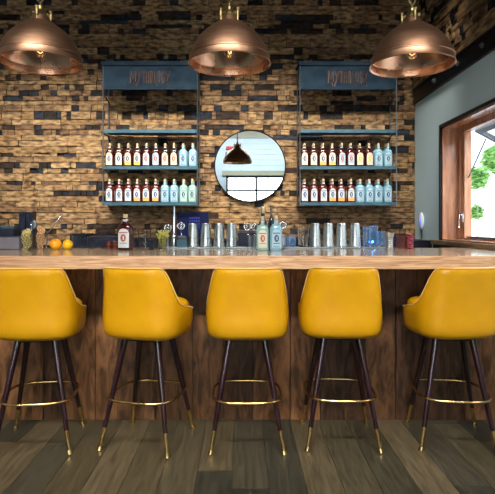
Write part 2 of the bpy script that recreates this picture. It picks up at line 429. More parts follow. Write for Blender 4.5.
def make_stool():
    root = thing('bar_stool', 'x', 'bar stool')
    NT = 72; bm = NB(); cols = []
    for i in range(NT):
        t = -180 + 360 * i / NT; h = interp(HT, abs(t)); col = []
        for z in (.608, .613, .622, .636, .66, .69, .72): col.append(shellpt(t, z))
        for k in range(1, 8):
            z = .72 + (h - .012 - .72) * k / 7; col.append(shellpt(t, z))
        col.append(shellpt(t, h - .003, .005)); col.append(shellpt(t, h, .014)); col.append(shellpt(t, h, .028)); col.append(shellpt(t, h - .006, .038))
        inner = max(.722, h - .03)
        for k in range(5):
            z = inner + (.720 - inner) * k / 4; p = shellpt(t, z, .044 + .006 * k); col.append(p)
        cols.append([bm.verts.new(p) for p in col])
    m = len(cols[0])
    for i in range(NT):
        a, b = cols[i], cols[(i + 1) % NT]
        for k in range(m - 1): bm.faces.new((a[k], b[k], b[k + 1], a[k + 1]))
    bm.faces.new([c[0] for c in cols]); bm.faces.new([c[-1] for c in cols])
    shell = finish('bucket_shell', bm, 'yellow', root, 'all')
    bm = NB(); tube(bm, [shellpt(-180 + 360 * i / NT, interp(HT, abs(-180 + 360 * i / NT)) - .004, -.0002) for i in range(NT)], .0024, 6, closed=True)
    finish('piping', bm, 'piping', shell, 'all')
    bm = NB(); NR = 40; rr = []
    for s, z in ((.92, .722), (1.0, .738), (1.035, .758), (1.03, .778), (.97, .794), (.86, .804), (.6, .810), (.3, .812), (.08, .8125)):
        ring = []
        for i in range(NR):
            x, y = foot(360 * i / NR, .205 * s, .10 * s, .222 * s, 2.9)
            ring.append(bm.verts.new((x, y + .005, z - .012 * (y < 0) * s)))
        rr.append(ring)
    for a, b in zip(rr, rr[1:]):
        for i in range(NR): bm.faces.new((a[i], a[(i + 1) % NR], b[(i + 1) % NR], b[i]))
    bm.faces.new(rr[0]); bm.faces.new(rr[-1])
    finish('seat_cushion', bm, 'yellow', root, 'all')
    bm = NB(); lathe(bm, [(.085, .598), (.09, .600), (.09, .6078)], 28, cap0=True, cap1=True); box(bm, -.112, .112, -.112, .112, .588, .5978, 0, .004)
    finish('swivel_plate', bm, 'black', root)
    for sx in (-1, 1):
        for sy in (-1, 1):
            a = Vector((sx * .098, sy * .098, .596)); b = Vector((sx * .2, sy * .205, 0))
            q = a.lerp(b, .80)
            bm = NB(); tube(bm, [a, a.lerp(b, .4), q], .019, 14, r2=.0125)
            lg = finish('leg', bm, 'legwood', root, True)
            bm = NB(); tube(bm, [a.lerp(b, .795), a.lerp(b, .97)], .0138, 14, r2=.0105); tube(bm, [a.lerp(b, .965), Vector((b.x, b.y, .001))], .0125, 14, r2=.0165)
            finish('ferrule', bm, 'brass', lg, True)
    bm = NB(); n = 3.4; pts = []
    for i in range(56):
        t = 2 * PI * i / 56; c, s = math.cos(t), math.sin(t)
        pts.append((math.copysign(abs(c) ** (2 / n), c) * .196, math.copysign(abs(s) ** (2 / n), s) * .205, .275))
    tube(bm, pts, .0078, 8, closed=True)
    finish('foot_ring', bm, 'brass', root, 'all')
    return root
st = make_stool()
SG = 'yellow bar stools along the bar'
stools = [(-1.145, 2.96, 7, 'yellow vinyl bar stool at the far left, partly cut by the photo edge'),
          (-.530, 2.98, -14, 'yellow bar stool turned left, seat cushion showing past its right side'),
          (.040, 2.98, 0, 'central yellow bar stool under the round mirror, only two legs showing'),
          (.580, 3.015, -3, 'yellow bar stool just right of the central one, facing the bar'),
          (1.222, 3.0, -8, 'rightmost yellow bar stool, in front of the window side')]
for i, (x, y, a, lb) in enumerate(stools):
    if i == 0:
        s = st; s.location = (x, y, 0); s.rotation_euler = (0, 0, R(a)); s['label'] = lb
    else: s = dup(st, (x, y, 0), R(a), lb)
    s['group'] = SG
    for ch in s.children:
        if ch.name.split('.')[0] in ('bucket_shell', 'seat_cushion'): ch.rotation_euler.z = R([-5, -2, 1, 0, 14][i])

# ------------------------------------------------------------------ pendants
def make_pendant():
    root = thing('pendant_lamp', 'x', 'pendant lamp')
    # z=0 at rim
    RR = .2205
    P0 = [(1.0, 0), (1.008, .01), (1.0, .03), (.985, .05), (.968, .175), (.98, .188), (.978, .205), (.958, .22), (.945, .26), (.908, .36), (.855, .465), (.79, .57), (.71, .675), (.612, .775), (.51, .86), (.41, .93), (.335, .975)]
    prof = P0 + [(.32, 1.0), (.25, 1.015), (.23, 1.04), (.215, 1.12), (.18, 1.17), (.13, 1.19)]
    bm = NB(); lathe(bm, [(a * RR, b * RR) for a, b in prof], 64)
    shade = finish('lamp_shade', bm, 'copper', root, 30)
    bm = NB(); lathe(bm, [(.998 * RR, .001)] + [(a * RR - .0045, b * RR - .0025) for a, b in P0[3:]] + [(.001, .96 * RR)], 64); finish('inner_lining', bm, 'copper_in', shade, 30)
    bm = NB(); lathe(bm, [(.030, .258), (.034, .265), (.031, .276), (.024, .286), (.018, .292), (.018, .308), (.011, .314)], 24, cap0=True, cap1=True)
    finish('brass_cap', bm, 'oldbrass', root, True)
    for k in range(3):
        a = R(30 + 120 * k); c, s = math.cos(a), math.sin(a)
        bm = NB()
        tube(bm, [(c * .050, s * .050, .222), (c * .052, s * .052, .264), (c * .026, s * .026, .280)], .006, 8)
        tube(bm, [(c * .052, s * .052, .250), (c * .052, s * .052, .280)], .0085, 8)
        ball(bm, (c * .052, s * .052, .288), .0115, 12, 8)
        finish('clamp', bm, 'oldbrass', root, True)
    bm = NB(); tube(bm, [(0, 0, .312), (0, 0, .335)], .008, 10)
    tube(bm, [(.016 * math.cos(2 * PI * k / 16), 0, .352 + .018 * math.sin(2 * PI * k / 16)) for k in range(16)], .0045, 8, closed=True)
    finish('hanging_loop', bm, 'oldbrass', root, 'all')
    bm = NB(); zt = ZC - 2.1 - .0
    z = .382; k = 0
    while z < zt - .06:
        pts = []
        for q in range(12):
            u = .009 * math.cos(2 * PI * q / 12); v = .019 * math.sin(2 * PI * q / 12)
            pts.append((u, 0, z + v) if k % 2 else (0, u, z + v))
        tube(bm, pts, .003, 6, closed=True); z += .029; k += 1
    finish('chain', bm, 'oldbrass', root, 'all')
    bm = NB(); tube(bm, [(.012, .0, .303), (.016, .01, .5), (-.01, .012, .8), (.012, .01, zt - .02)], .003, 6); finish('cord', bm, 'cord', root, 'all')
    bm = NB(); lathe(bm, [(.06, zt - .001), (.058, zt - .018), (.02, zt - .032), (.004, zt - .036)], 24, cap0=True, cap1=True); finish('canopy', bm, 'oldbrass', root, True)
    bm = NB(); lathe(bm, [(.018, .19), (.02, .15), (.017, .12), (.014, .115)], 20, cap1=True); finish('socket', bm, 'oldbrass', root, True)
    bm = NB(); ball(bm, (0, 0, .075), .031, 20, 14, (1, 1, 1.1)); bulb = finish('bulb', bm, 'glass', root, 'all')
    bm = NB(); tube(bm, [(-.008, 0, .112), (-.010, 0, .07), (0, 0, .062), (.010, 0, .07), (.008, 0, .112)], .0012, 6); finish('filament', bm, 'filament', bulb)
    return root
pen = make_pendant(); PD = 2.75
for i, (px_, py_, lb) in enumerate([(40.5, 64.5, 'leftmost copper dome pendant lamp hanging above the bar'), (229.5, 65, 'middle copper dome pendant lamp hanging over the central stool'), (412, 66.5, 'rightmost copper dome pendant lamp beside the grey wall')]):
    p = (pX(px_, PD), PD, pZ(py_, PD))
    if i == 0: pen.location = p; pen['label'] = lb; q = pen
    else: q = dup(pen, p, 0, lb)
    q['group'] = 'copper pendants over the bar'; q.rotation_euler.z = R([0, 60, 0][i])

# ------------------------------------------------------------------ mirror
mz = pZ(166, 5.25); mx0 = pX(250, 5.25); mr = .362
mir = thing('round_mirror', 'large round frameless-looking wall mirror between the two bottle racks', 'mirror', (mx0, YB - .042, mz))
mir.rotation_euler = (R(0.75), 0, R(-0.2))
bm = NB(); ring = [(mr - .006, -.012), (mr + .004, -.014), (mr + .006, -.010), (mr + .006, -.001), (mr - .006, -.001)]
rg = lathe(bm, ring + [ring[0]], 96); bmesh.ops.rotate(bm, verts=bm.verts[:], cent=(0, 0, 0), matrix=Matrix.Rotation(R(-90), 3, 'X'))
finish('mirror_frame', bm, 'black', mir)
bm = NB(); c = [bm.verts.new(((mr - .005) * math.cos(2 * PI * k / 96), -.008, (mr - .005) * math.sin(2 * PI * k / 96))) for k in range(96)]; bm.faces.new(c)
for v in list(bm.verts): pass
finish('mirror_plate', bm, 'mirror', mir)
# back lamp details seen in mirror: alarm strobe + white box on the front wall
bm = NB(); box(bm, -.42, -.22, YF, YF + .06, 2.98, 3.06, 0, .015); o = finish('alarm_strobe', bm, 'redp'); tag(o, 'small red alarm box reflected near the upper left of the mirror', 'alarm')
bm = NB(); box(bm, -.44, -.16, YF, YF + .07, 2.78, 2.92, 0, .03); o = finish('emergency_light', bm, 'rod'); tag(o, 'small grey box below the red alarm, reflected in mirror', 'emergency light')

# ------------------------------------------------------------------ bottle racks
FD = 5.03
def lettering(parent, cx, zc, W, H, mats, y):
    # hand drawn display capitals, one stroke ribbon each; unit box 0..1
    O = arc(.5, .72, .28, 0, 180, 8) + arc(.5, .28, .28, 180, 360, 8); O = [((px_ - .5) * .95 + .5, pz) for px_, pz in O] + [(.766, .72)]
    G = [(.78, .78)] + arc(.5, .72, .27, 20, 180, 7) + arc(.5, .28, .27, 180, 360, 8) + [(.77, .48), (.5, .48)]
    L_ = {
     'M': [[(.0, -.05), (.12, .95), (.5, .35), (.9, .98)], [(.9, .98), (.92, .1)], [(.12, .95), (.2, 1.02)], [(.0, -.05), (-.1, .05)]],
     'Y': [[(.08, 1.0), (.5, .5)], [(.95, 1.0), (.35, .1), (.0, -.1)], [(-.6, .02), (-.35, -.3), (-.05, -.32), (.1, -.12), (.35, .1)]],
     'T': [[(.05, .95), (.95, .95)], [(.5, .95), (.5, 0)]],
     'H': [[(.2, .95), (.2, 0)], [(.8, .95), (.8, 0)], [(.2, .5), (.8, .5)]],
     'O': [O], 'L': [[(.25, 1.0), (.25, .0), (.9, -.05), (1.1, -.25)]], 'G': [G],
     'Z': [[(.05, 1.02), (.45, .5)], [(1.0, 1.05), (.55, .5), (.2, .05)], [(.2, .05), (.5, -.02), (.6, -.25), (.3, -.38), (.05, -.28)]]}
    word = 'MYTHOLOGZ'; n = len(word); wid = [1.45, 1.2, .85, .9, .95, .75, .95, .95, 1.2]; tot = sum(wid); u = 0
    bms = [NB() for _ in mats]; bo = NB()
    for k, ch in enumerate(word):
        cw = wid[k] / tot * W; bmi = bms[0 if len(mats) == 1 or k > 2 else 1]
        for s in L_[ch]:
            P = [Vector((cx - W / 2 + u + a * cw * .86, y, zc - H / 2 + b * H)) for a, b in s]
            tube(bmi, P, .0042, 5); tube(bo, [p + Vector((.0015, .0035, -.0015)) for p in P], .0068, 5)
        u += cw
    for b_, m_ in zip(bms, mats): finish('lettering', b_, m_, parent)
    finish('letter_outline', bo, 'rust', parent)
def make_rack(px0, px1, label, mats):
    x0, x1 = pX(px0, FD), pX(px1, FD); cx = (x0 + x1) / 2; W = x1 - x0
    r = thing('bottle_rack', label, 'shelf rack', (cx, YB, 1.44)); oz = -1.44; oy = -YB
    def L(name, bm, m, sm=False):
        bmesh.ops.translate(bm, verts=bm.verts[:], vec=(-cx, oy, oz)); return finish(name, bm, m, r, sm)
    yb = YB - .042
    bm = NB(); box(bm, x0 - .01, x1 + .01, FD - .002, FD + .006, 2.560, 2.83); box(bm, x0 - .016, x1 + .016, FD - .012, yb, 2.815, 2.832); box(bm, x0 - .016, x1 + .016, FD - .014, FD - .002, 2.795, 2.834)
    hd = L('header_panel', bm, 'bluesteel')
    bmz = pZ(77.0, FD)
    lettering(hd, 0.0, bmz + oz, .395, .115, mats, FD - .004 + oy)
    for z in (2.166, 1.808, 1.455):
        bm = NB(); box(bm, x0 + .005, x1 - .005, FD, yb, z - .012, z, 0, .002); box(bm, x0 + .005, x1 - .005, FD - .004, FD + .004, z - .028, z + .004); L('shelf', bm, 'shelfsteel')
    for xx in (x0, x1):
        for yy in (FD, yb - .012):
            bm = NB(); tube(bm, [(xx, yy, 1.425), (xx, yy, 2.83)], .0062, 8); L('upright_rod', bm, 'rod')
        for z in (2.50, 2.14, 1.78):
            bm = NB(); tube(bm, [(xx + (.006 if xx == x0 else -.006), yb - .012, z - .05), (xx + (.006 if xx == x0 else -.006), yb - .05, z - .012), (xx + (.006 if xx == x0 else -.006), FD + .02, z)], .006, 6); L('bracket', bm, 'black')
    return x0, x1
rack1 = make_rack(103, 197.5, 'blue steel bottle rack left of the mirror, lettered header on top', ['lettering'])
rack2 = make_rack(300, 396.5, 'blue steel bottle rack right of the mirror, lettered header on top', ['lettering', 'rust'])

# bottles: flat-oval body, round shoulders, short neck, wooden stopper, arched paper label
def body_half(z, H):   # relative radius against height, H = total body incl. neck
    return None
def make_bottle_meshes(kind, glass, label_m, ink, band, S=1.0, name='spirit_bottle'):
    a, b, n = .0432 * S, .031 * S, 2.6
    prof = [(.0, 0), (.86, 0), (.97, .004), (1.0, .012), (1.0, .128), (.985, .141), (.94, .153), (.85, .163), (.70, .171), (.50, .177), (.34, .181), (.31, .204), (.37, .206), (.37, .213), (.0, .213)]
    bm = NB(); lathe(bm, [(r * a, z * S) for r, z in prof if r > 0], 28, sq=n if True else 2, sy=b / a, cap0=True, cap1=True)
    # round the neck (superellipse is fine at this size)
    bod = bm
    lab = NB(); NXX = 12
    def patch(x0, x1, zf0, zf1, mi, off):
        prev = None
        for i in range(NXX + 1):
            x = x0 + (x1 - x0) * i / NXX
            y = -b * (max(0, 1 - abs(x / a) ** n)) ** (1 / n) - off
            v0 = lab.verts.new((x, y, zf0(x))); v1 = lab.verts.new((x, y, zf1(x)))
            if prev: lab.faces.new((prev[0], v0, v1, prev[1])).material_index = mi
            prev = (v0, v1)
    hw = .031 * S
    patch(-hw, hw, lambda x: .018 * S, lambda x: (.110 + .033 * math.sqrt(max(0, 1 - (x / hw) ** 2))) * S if kind != 'flat' else .118 * S, 0, .0006)
    ez = .082 * S; ea, eb = .0165 * S, .025 * S
    patch(-ea, ea, lambda x: ez - eb * math.sqrt(max(0, 1 - (x / ea) ** 2)), lambda x: ez + eb * math.sqrt(max(0, 1 - (x / ea) ** 2)), 1, .0014)
    patch(-ea * .1, ea * .35, lambda x: ez - eb * .5, lambda x: ez + eb * .5, 3, .002)
    patch(-hw * .8, hw * .8, lambda x: .114 * S, lambda x: .121 * S, 1, .0014)
    patch(-hw * (.98 if band == 'oink' else .7), hw * (.98 if band == 'oink' else .7), lambda x: .020 * S, lambda x: (.043 if band == 'oink' else .031) * S, 2, .0014)
    patch(-hw * .7, hw * .7, lambda x: .045 * S, lambda x: .050 * S, 1, .0014)
    stp = NB(); lathe(stp, [(.0125 * S, .2135 * S), (.0128 * S, .216 * S), (.0128 * S, .236 * S), (.010 * S, .2385 * S)], 14, cap0=True, cap1=True)
    nk = NB(); lathe(nk, [(.0138 * S, .190 * S), (.0142 * S, .191 * S), (.0142 * S, .204 * S), (.0138 * S, .205 * S)], 16, sy=.87)
    return bod, glass, lab, [label_m, ink, band, label_m], stp, nk
def make_bottle(label, spec, S=1.0, loc=(0, 0, 0)):
    t = thing('spirit_bottle', label, 'bottle', loc)
    bod, g, lab, lm, stp, nk = make_bottle_meshes(*spec, S=S)
    finish('bottle_body', bod, g, t, 40); finish('paper_label', lab, lm, t, 'all'); finish('stopper', stp, 'cork', t, 40); finish('neck_band', nk, lm[0], t, 'all')
    return t
K = {
 'A': (('arch', 'amber', 'cream', 'navy', 'cream'), 'dark red bottle with cream label'),
 'B': (('arch', 'amber', 'cream', 'navy', 'oink'), 'dark red bottle with orange-footed cream label'),
 'C': (('arch', 'amber', 'lblue', 'rink', 'white'), 'dark red bottle with pale blue label'),
 'D': (('arch', 'black_spirit', 'cream', 'rink', 'cream'), 'near-black bottle with cream label'),
 'E': (('arch', 'blueb', 'lblue', 'navy', 'blueb'), 'clear pale blue bottle'),
 'F': (('arch', 'redamber', 'white', 'navy', 'white'), 'red-brown bottle with white label'),
 'G': (('arch', 'redamber', 'white', 'navy', 'oink'), 'red-brown bottle with orange-banded label'),
 'H': (('arch', 'greenb', 'lgreen', 'navy', 'lgreen'), 'pale aqua green bottle'),
 'I': (('arch', 'amber', 'cream', 'oink', 'cream'), 'dark bottle with orange-printed cream label'),
}
protos = {}
ORD = ['first', 'second', 'third', 'fourth', 'fifth', 'sixth', 'seventh', 'eighth', 'ninth', 'tenth']
ROWS = [(rack1, 'left', 'upper', 1.8085, 'AABBCCDDEE'), (rack1, 'left', 'lower', 1.4555, 'FFFGGGEEHH'),
        (rack2, 'right', 'upper', 1.8085, 'AABBCCIIEE'), (rack2, 'right', 'lower', 1.4555, 'FFFGGGEEEE')]
for (rx, side, lev, z, seq) in ROWS:
    for q, rowname in enumerate(('front', 'back')):
        for k, ch in enumerate(seq):
            x = rx[0] + .052 + k * .0912; y = FD + .055 + q * .088
            jit = rnd.uniform(-.003, .003)
            lb = '%s, %s from left in %s row, %s shelf of %s rack' % (K[ch][1], ORD[k], rowname, lev, side)
            if len(lb.split()) > 16: lb = '%s, %s in %s row, %s shelf, %s rack' % (K[ch][1], ORD[k], rowname, lev, side)
            if ch not in protos:
                o = protos[ch] = make_bottle(lb, K[ch][0], .98, (x + jit, y, z)); base_ = o
            else: o = dup(protos[ch], (x + jit, y, z), R(rnd.uniform(-6, 6)), lb)
            o['group'] = 'bottles on the %s shelf of the %s rack' % (lev, side)

# ------------------------------------------------------------------ things on the bar
def at(px_, D, z=None): return (pX(px_, D), D, BT + .0005 if z is None else z)
def tinware(px_, label, D=3.9, z=None, h=.182, s=1.0):
    global _tin
    if '_tin' not in globals():
        t = thing('shaker_tin', label, 'shaker tin', at(px_, D, z))
        bm = NB(); lathe(bm, [(.0455, 0), (.0462, .002), (.0462, .005), (.0445, .006), (.0415, .055), (.038, .12), (.0325, .168), (.031, .176), (.029, .180)], 32)
        lathe(bm, [(.029, .180), (.027, .1795), (.026, .1765), (.001, .1765)], 32)
        finish('tin_cup', bm, 'steel', t, 40)
        bm = NB(); tube(bm, [(.0465 * math.cos(2 * PI * k / 32), .0465 * math.sin(2 * PI * k / 32), .003) for k in range(32)], .0016, 6, closed=True); finish('rolled_rim', bm, 'chrome', t, 'all')
        _tin = t; return t
    return dup(_tin, at(px_, D, z), None, label)
for (px_, lb) in [(193, 'upside-down steel shaker tin, first of four left of the mirror'), (206, 'upside-down steel shaker tin, second of four left of the mirror'), (219.2, 'upside-down steel shaker tin, third of four left of the mirror'), (231.8, 'upside-down steel shaker tin, last of four left of the mirror'),
                  (315.2, 'upside-down steel shaker tin, first of four in the right row'), (328.4, 'upside-down steel shaker tin, second of four in the right row'), (341.4, 'upside-down steel shaker tin, third of four in the right row'), (355, 'upside-down steel shaker tin, last of right row beside blue glasses')]:
    o = tinware(px_, lb, z=MT); o['group'] = 'upside-down shaker tins on the bar'; o.scale = (1, 1, 1.0)

def glass_obj(name, label, cat, px_, D, r, h, m='glass', z=None, taper=1.0, group=None, y2=None):
    t = thing(name, label, cat, at(px_, D, z), 0, group)
    bm = NB(); r0 = r * taper
    lathe(bm, [(r0 * .9, 0), (r0, .004), (r, h - .001), (r - .001, h), (r - .002, h - .001), (r0 - .0025, .012), (r0 * .7, .010)], 28, cap0=True, cap1=True)
    finish('glass_wall', bm, m, t, 40)
    bm = NB(); tube(bm, [(r * .99 * math.cos(2 * PI * k / 28), r * .99 * math.sin(2 * PI * k / 28), h + .0008) for k in range(28)], .0011, 6, closed=True)
    finish('rim', bm, m if m != 'glass' else 'glass', t, 'all')
    return t
glass_obj('pint_glass', 'clear pint mixing glass right of the amber bottle', 'glass', 144.5, 3.72, .045, .143, 'thin', taper=.93)
glass_obj('pint_glass', 'tall clear glass among blue-lit glasses, left of right tins', 'glass', 303.2, 3.88, .047, .152, 'blueglass' if False else 'glass', z=MT, taper=.78)
glass_obj('shot_glass', 'small blue-grey shot glass before the pint mixing glass', 'glass', 151.5, 3.60, .021, .072, 'darkglass', taper=.85)
gg = 'blue lit glasses on the right bar mat'
for i, (px_, D, r, h, lb) in enumerate([(285.5, 3.93, .030, .075, 'low blue-lit tumbler just right of the blue bottle'), (292.5, 3.93, .030, .085, 'low blue-lit tumbler left of the tall clear glass'),
                   (366.3, 3.925, .029, .150, 'blue-lit glass immediately right of the last tin'), (373.6, 3.875, .034, .158, 'tallest blue-lit glass between tins and jigger'), (381.6, 3.925, .029, .118, 'shorter blue-lit glass touching the jigger cup')]):
    glass_obj('tumbler', lb, 'glass', px_, D, r, h, 'blueglass', z=MT, taper=.86, group=gg)
gd = 'dark glasses behind the oranges'
for px_, D, r, h, lb in [(76, 3.86, .030, .105, 'dark tumbler just right of the smaller orange'), (84.5, 3.88, .032, .112, 'dark tumbler, second right of the smaller orange')]:
    glass_obj('tumbler', lb, 'glass', px_, D, r, h, 'darkglass', taper=.9, group=gd)
glass_obj('stemless_glass', 'small dark glass left of the red-brown cups', 'glass', 96.5, 3.9, .03, .062, 'darkglass', taper=.9)
glass_obj('tumbler', 'dark tumbler hidden behind the pint mixing glass base', 'glass', 137, 3.86, .027, .08, 'darkglass', taper=.9)
# flaring jigger cup
t = thing('jigger_cup', 'flared ribbed steel cup at right end of the bar things', 'cup', at(389, 3.72))
bm = NB(); lathe(bm, [(.024, 0), (.026, .003), (.027, .05), (.030, .09), (.040, .120), (.041, .122), (.039, .121), (.028, .09), (.024, .006)], 28, cap0=True, cap1=True); finish('cup_wall', bm, 'steel', t, 40)
bm = NB(); 
for z in (.02, .035, .05, .065): tube(bm, [(.0285 * math.cos(2 * PI * k / 24), .0285 * math.sin(2 * PI * k / 24), z) for k in range(24)], .0016, 6, closed=True)
finish('ribs', bm, 'chrome', t, 'all')
# hero bottles
def hero(px_, D, spec, label, S, rz=0):
    t = make_bottle(label, spec, S, at(px_, D)); t.rotation_euler.z = R(rz); return t
t = hero(125.5, 3.60, ('arch', 'amber', 'white', 'rink', 'white'), 'large dark amber spirit bottle standing alone on the bar', 1.06, -14); t.scale = (1.25, 1.1, 1)
hero(262.5, 3.62, ('arch', 'greenb', 'cream', 'rink', 'cream'), 'pale bottle with cream label, left of the blue one', .80 + .2, 0)
hero(276, 3.60, ('arch', 'blueb', 'lblue', 'navy', 'blueb'), 'clear light blue bottle with wooden stopper on the bar', 1.02, 4)
t = thing('wine_bottle', 'tall dark bottle with gold neck behind the cream-labelled bottle', 'bottle', at(263, 3.78))
bm = NB(); lathe(bm, [(.03, 0), (.034, .003), (.034, .17), (.03, .195), (.016, .225), (.0135, .24), (.0135, .30), (.015, .301), (.015, .306)], 24, cap0=True, cap1=True); finish('bottle_body', bm, 'wine', t, 40)
bm = NB(); lathe(bm, [(.0142, .262), (.0146, .263), (.0158, .307), (.012, .312)], 20, cap1=True); finish('neck_foil', bm, 'foil', t, 40)
t = thing('wine_bottle', 'slender dark bottle whose neck rises behind the blue bottle', 'bottle', at(271.3, 3.88))
bm = NB(); lathe(bm, [(.022, 0), (.025, .003), (.025, .19), (.02, .215), (.010, .24), (.009, .25), (.009, .315), (.011, .316), (.011, .322)], 24, cap0=True, cap1=True); finish('bottle_body', bm, 'wine', t, 40)

# jars of dried citrus
def slice_disc(bm, c, r, nrm, mi):
    q = Vector((0, 0, 1)).rotation_difference(Vector(nrm)).to_matrix()
    rings = []
    for rr, zz, m_ in ((r, -.0015, 1), (r, .0015, 1), (r * .84, .002, 0), (r * .25, .0015, 0)):
        rings.append([bm.verts.new(Vector(c) + q @ Vector((rr * math.cos(2 * PI * k / 16) * (1 + .04 * math.sin(5 * k)), rr * math.sin(2 * PI * k / 16), zz))) for k in range(16)])
    for i, (a, b) in enumerate(zip(rings, rings[1:])):
        for k in range(16): bm.faces.new((a[k], a[(k + 1) % 16], b[(k + 1) % 16], b[k])).material_index = 1 if i < 2 else 0
    bm.faces.new(rings[0]).material_index = 0; bm.faces.new(rings[-1]).material_index = 1
def citrus_jar(px_, D, m, label, seed, nn=16, tall=.115):
    t = glass_obj('garnish_glass', label, 'garnish glass', px_, D, .043, tall, 'thin', taper=.9)
    rn = random.Random(seed)
    for k in range(nn):
        a = rn.random() * 2 * PI; rr = .026 * rn.random() ** .5; z = .018 + (tall + .008) * k / nn
        bm = NB(); slice_disc(bm, (0, 0, 0), .023 * rn.uniform(.75, 1.0), (rn.uniform(-.5, .5), -1, rn.uniform(-.3, .6)), 0)
        o = finish('dried_slice', bm, [m, 'rind'], None); o.parent = None; o.location = Vector(t.location) + Vector((math.cos(a) * rr * .7, -abs(math.sin(a)) * rr * .9, z))
        tag(o, ('dried %s slice in the %s garnish glass' % (('lime', 'left') if m == 'lime' else ('red orange', 'second'))), 'citrus slice', '%s slices in the garnish glass' % ('dried lime' if m == 'lime' else 'dried orange'))
    return t
citrus_jar(26.5, 3.66, 'lime', 'glass of dried lime slices at the left end of the bar', 3)
citrus_jar(41.5, 3.66, 'citrus', 'glass of dried red orange slices left of the oranges', 8, 18, .135)
# tongs
t = thing('tongs', 'long steel tongs standing in the dried orange glass, leaning right', 'tongs', (0, 0, 0))
a0 = px2(44, 238, 3.665); a1 = px2(62, 214.5, 3.62)
for dy in (-.006, .006):
    bm = NB(); mid = a0.lerp(a1, .5) + Vector((0, dy * 1.5, 0)); tube(bm, [a0 + Vector((0, dy, 0)), mid, a1 + Vector((0, 0, 0))], .0032, 8); finish('arm', bm, 'chrome', t, 'all')
bm = NB(); pts = [a0 + Vector((.0, 0, .0)) + Vector((-.02 + .02 * math.cos(q), 0, .035 + .022 * math.sin(q))) for q in [k * PI / 6 for k in range(7)]]; tube(bm, pts, .003, 8); finish('grip', bm, 'chrome', t, 'all')
# strainer leaf shape in the lime glass
t = thing('bar_scoop', 'dark leaf-shaped steel scoop standing in the dried lime glass', 'scoop', (0, 0, 0))
bm = NB(); tube(bm, [px2(30, 240, 3.675), px2(31.5, 230, 3.675), px2(30, 214, 3.69)], .003, 8); finish('handle', bm, 'chrome', t, 'all')
bm = NB(); c = px2(33.5, 225, 3.69); ball(bm, c, .02, 16, 10, (1.15, .25, 1.7)); finish('scoop_bowl', bm, 'rod', t, 'all')
# oranges
def orange(px_, py_, D, r, m, label):
    t = thing('orange', label, 'orange', (pX(px_, D), D, BT + .0005))
    bm = NB(); ball(bm, (0, 0, r * .97), r, 28, 18, (1, 1, .97)); finish('peel', bm, m, t, 'all')
    bm = NB(); ball(bm, (r * .1, -r * .55, r * 1.78), .0035, 8, 6, (1, 1, .6)); finish('navel', bm, 'herb', t)
orange(55.8, 244, 3.66, .0405, 'orange', 'larger orange beside the dried orange glass on the bar')
orange(67.6, 244, 3.70, .0365, 'lemon', 'smaller yellower orange, right of the larger one')
# bins at far left
t = thing('storage_bin', 'translucent grey storage bin at the far left of the bar', 'bin', (pX(3, 3.8), 3.8, BT + .0005))
bm = NB(); box(bm, -.16, .16, -.09, .09, 0, .088, 0, .008); finish('bin_body', bm, 'clearbin', t)
bm = NB(); box(bm, -.163, .163, -.093, .093, .0885, .094, 0, .003); finish('lid', bm, 'rod', t)
t = thing('cash_box', 'small dark blue box resting on the grey bin', 'box', (pX(6, 3.8), 3.8, BT + .0955))
bm = NB(); box(bm, -.075, .085, -.06, .06, 0, .052, 0, .004); finish('box_body', bm, 'darkblue', t)
bm = NB(); box(bm, -.077, .087, -.062, .062, .0525, .072, 0, .004); finish('lid', bm, 'shelfsteel', t)
# dark tower on the back counter
t = thing('tower_speaker', 'tall black two-part tower against the wall above lime glass', 'speaker', (pX(28.5, 5.05), 5.05, CT))
for dx in (-.045, .03):
    bm = NB(); box(bm, dx - .03, dx + .03, -.05, .05, 0, pZ(212.5, 5.0) - CT, 0, .004); finish('tower_body', bm, 'darkblue', t)
# red brown cups
for px_, lb in ((109, 'small red-brown glazed cup left of the amber bottle'), (115.3, 'red-brown glazed cup half hidden by the amber bottle')):
    t = thing('glazed_cup', lb, 'cup', at(px_, 3.86), 0, 'red-brown cups')
    bm = NB(); lathe(bm, [(.022, 0), (.0245, .004), (.0255, .055), (.024, .057), (.0225, .054), (.021, .01)], 24, cap0=True, cap1=True); finish('cup_wall', bm, 'redcup', t, 40)
    bm = NB(); tube(bm, [(.0257 * math.cos(2 * PI * k / 24), .0257 * math.sin(2 * PI * k / 24), .030) for k in range(24)], .0013, 6, closed=True); finish('band', bm, 'oldbrass', t, 'all')
# herbs in glass
t = glass_obj('garnish_glass', 'small glass filled with dried green-yellow herb sprigs', 'garnish glass', 162.5, 3.64, .034, .075, taper=.85)
bm = NB(); rn = random.Random(6)
for k in range(46):
    a = rn.random() * 6.28; r0 = .018 * rn.random(); r1 = .045 * rn.random() ** .5; h = rn.uniform(.085, .135)
    p1 = Vector((math.cos(a) * r1, math.sin(a) * r1, h)); tube(bm, [(math.cos(a) * r0, math.sin(a) * r0, .014), p1], .0022, 5)
    ball(bm, p1, .0065, 8, 5, (1, 1, 1.4))
o = finish('herb_sprigs', bm, 'herb'); o.location = t.location; tag(o, 'bunch of dried green-yellow herbs standing in a small glass', 'herbs', kind='stuff')
# chrome tap
t = thing('bar_tap', 'tall slim chrome tap rising left of the shaker tins', 'tap', at(174, 3.90, MT))
bm = NB(); lathe(bm, [(.022, 0), (.023, .004), (.02, .06), (.018, .09), (.009, .10), (.008, .30), (.006, .312)], 20, cap0=True, cap1=True); finish('column', bm, 'chrome', t, 40)
bm = NB()
for z in (.02, .035, .05, .065, .08): tube(bm, [(.0215 * math.cos(2 * PI * k / 20), .0215 * math.sin(2 * PI * k / 20), z) for k in range(20)], .0018, 6, closed=True)
finish('ribs', bm, 'rod', t, 'all')
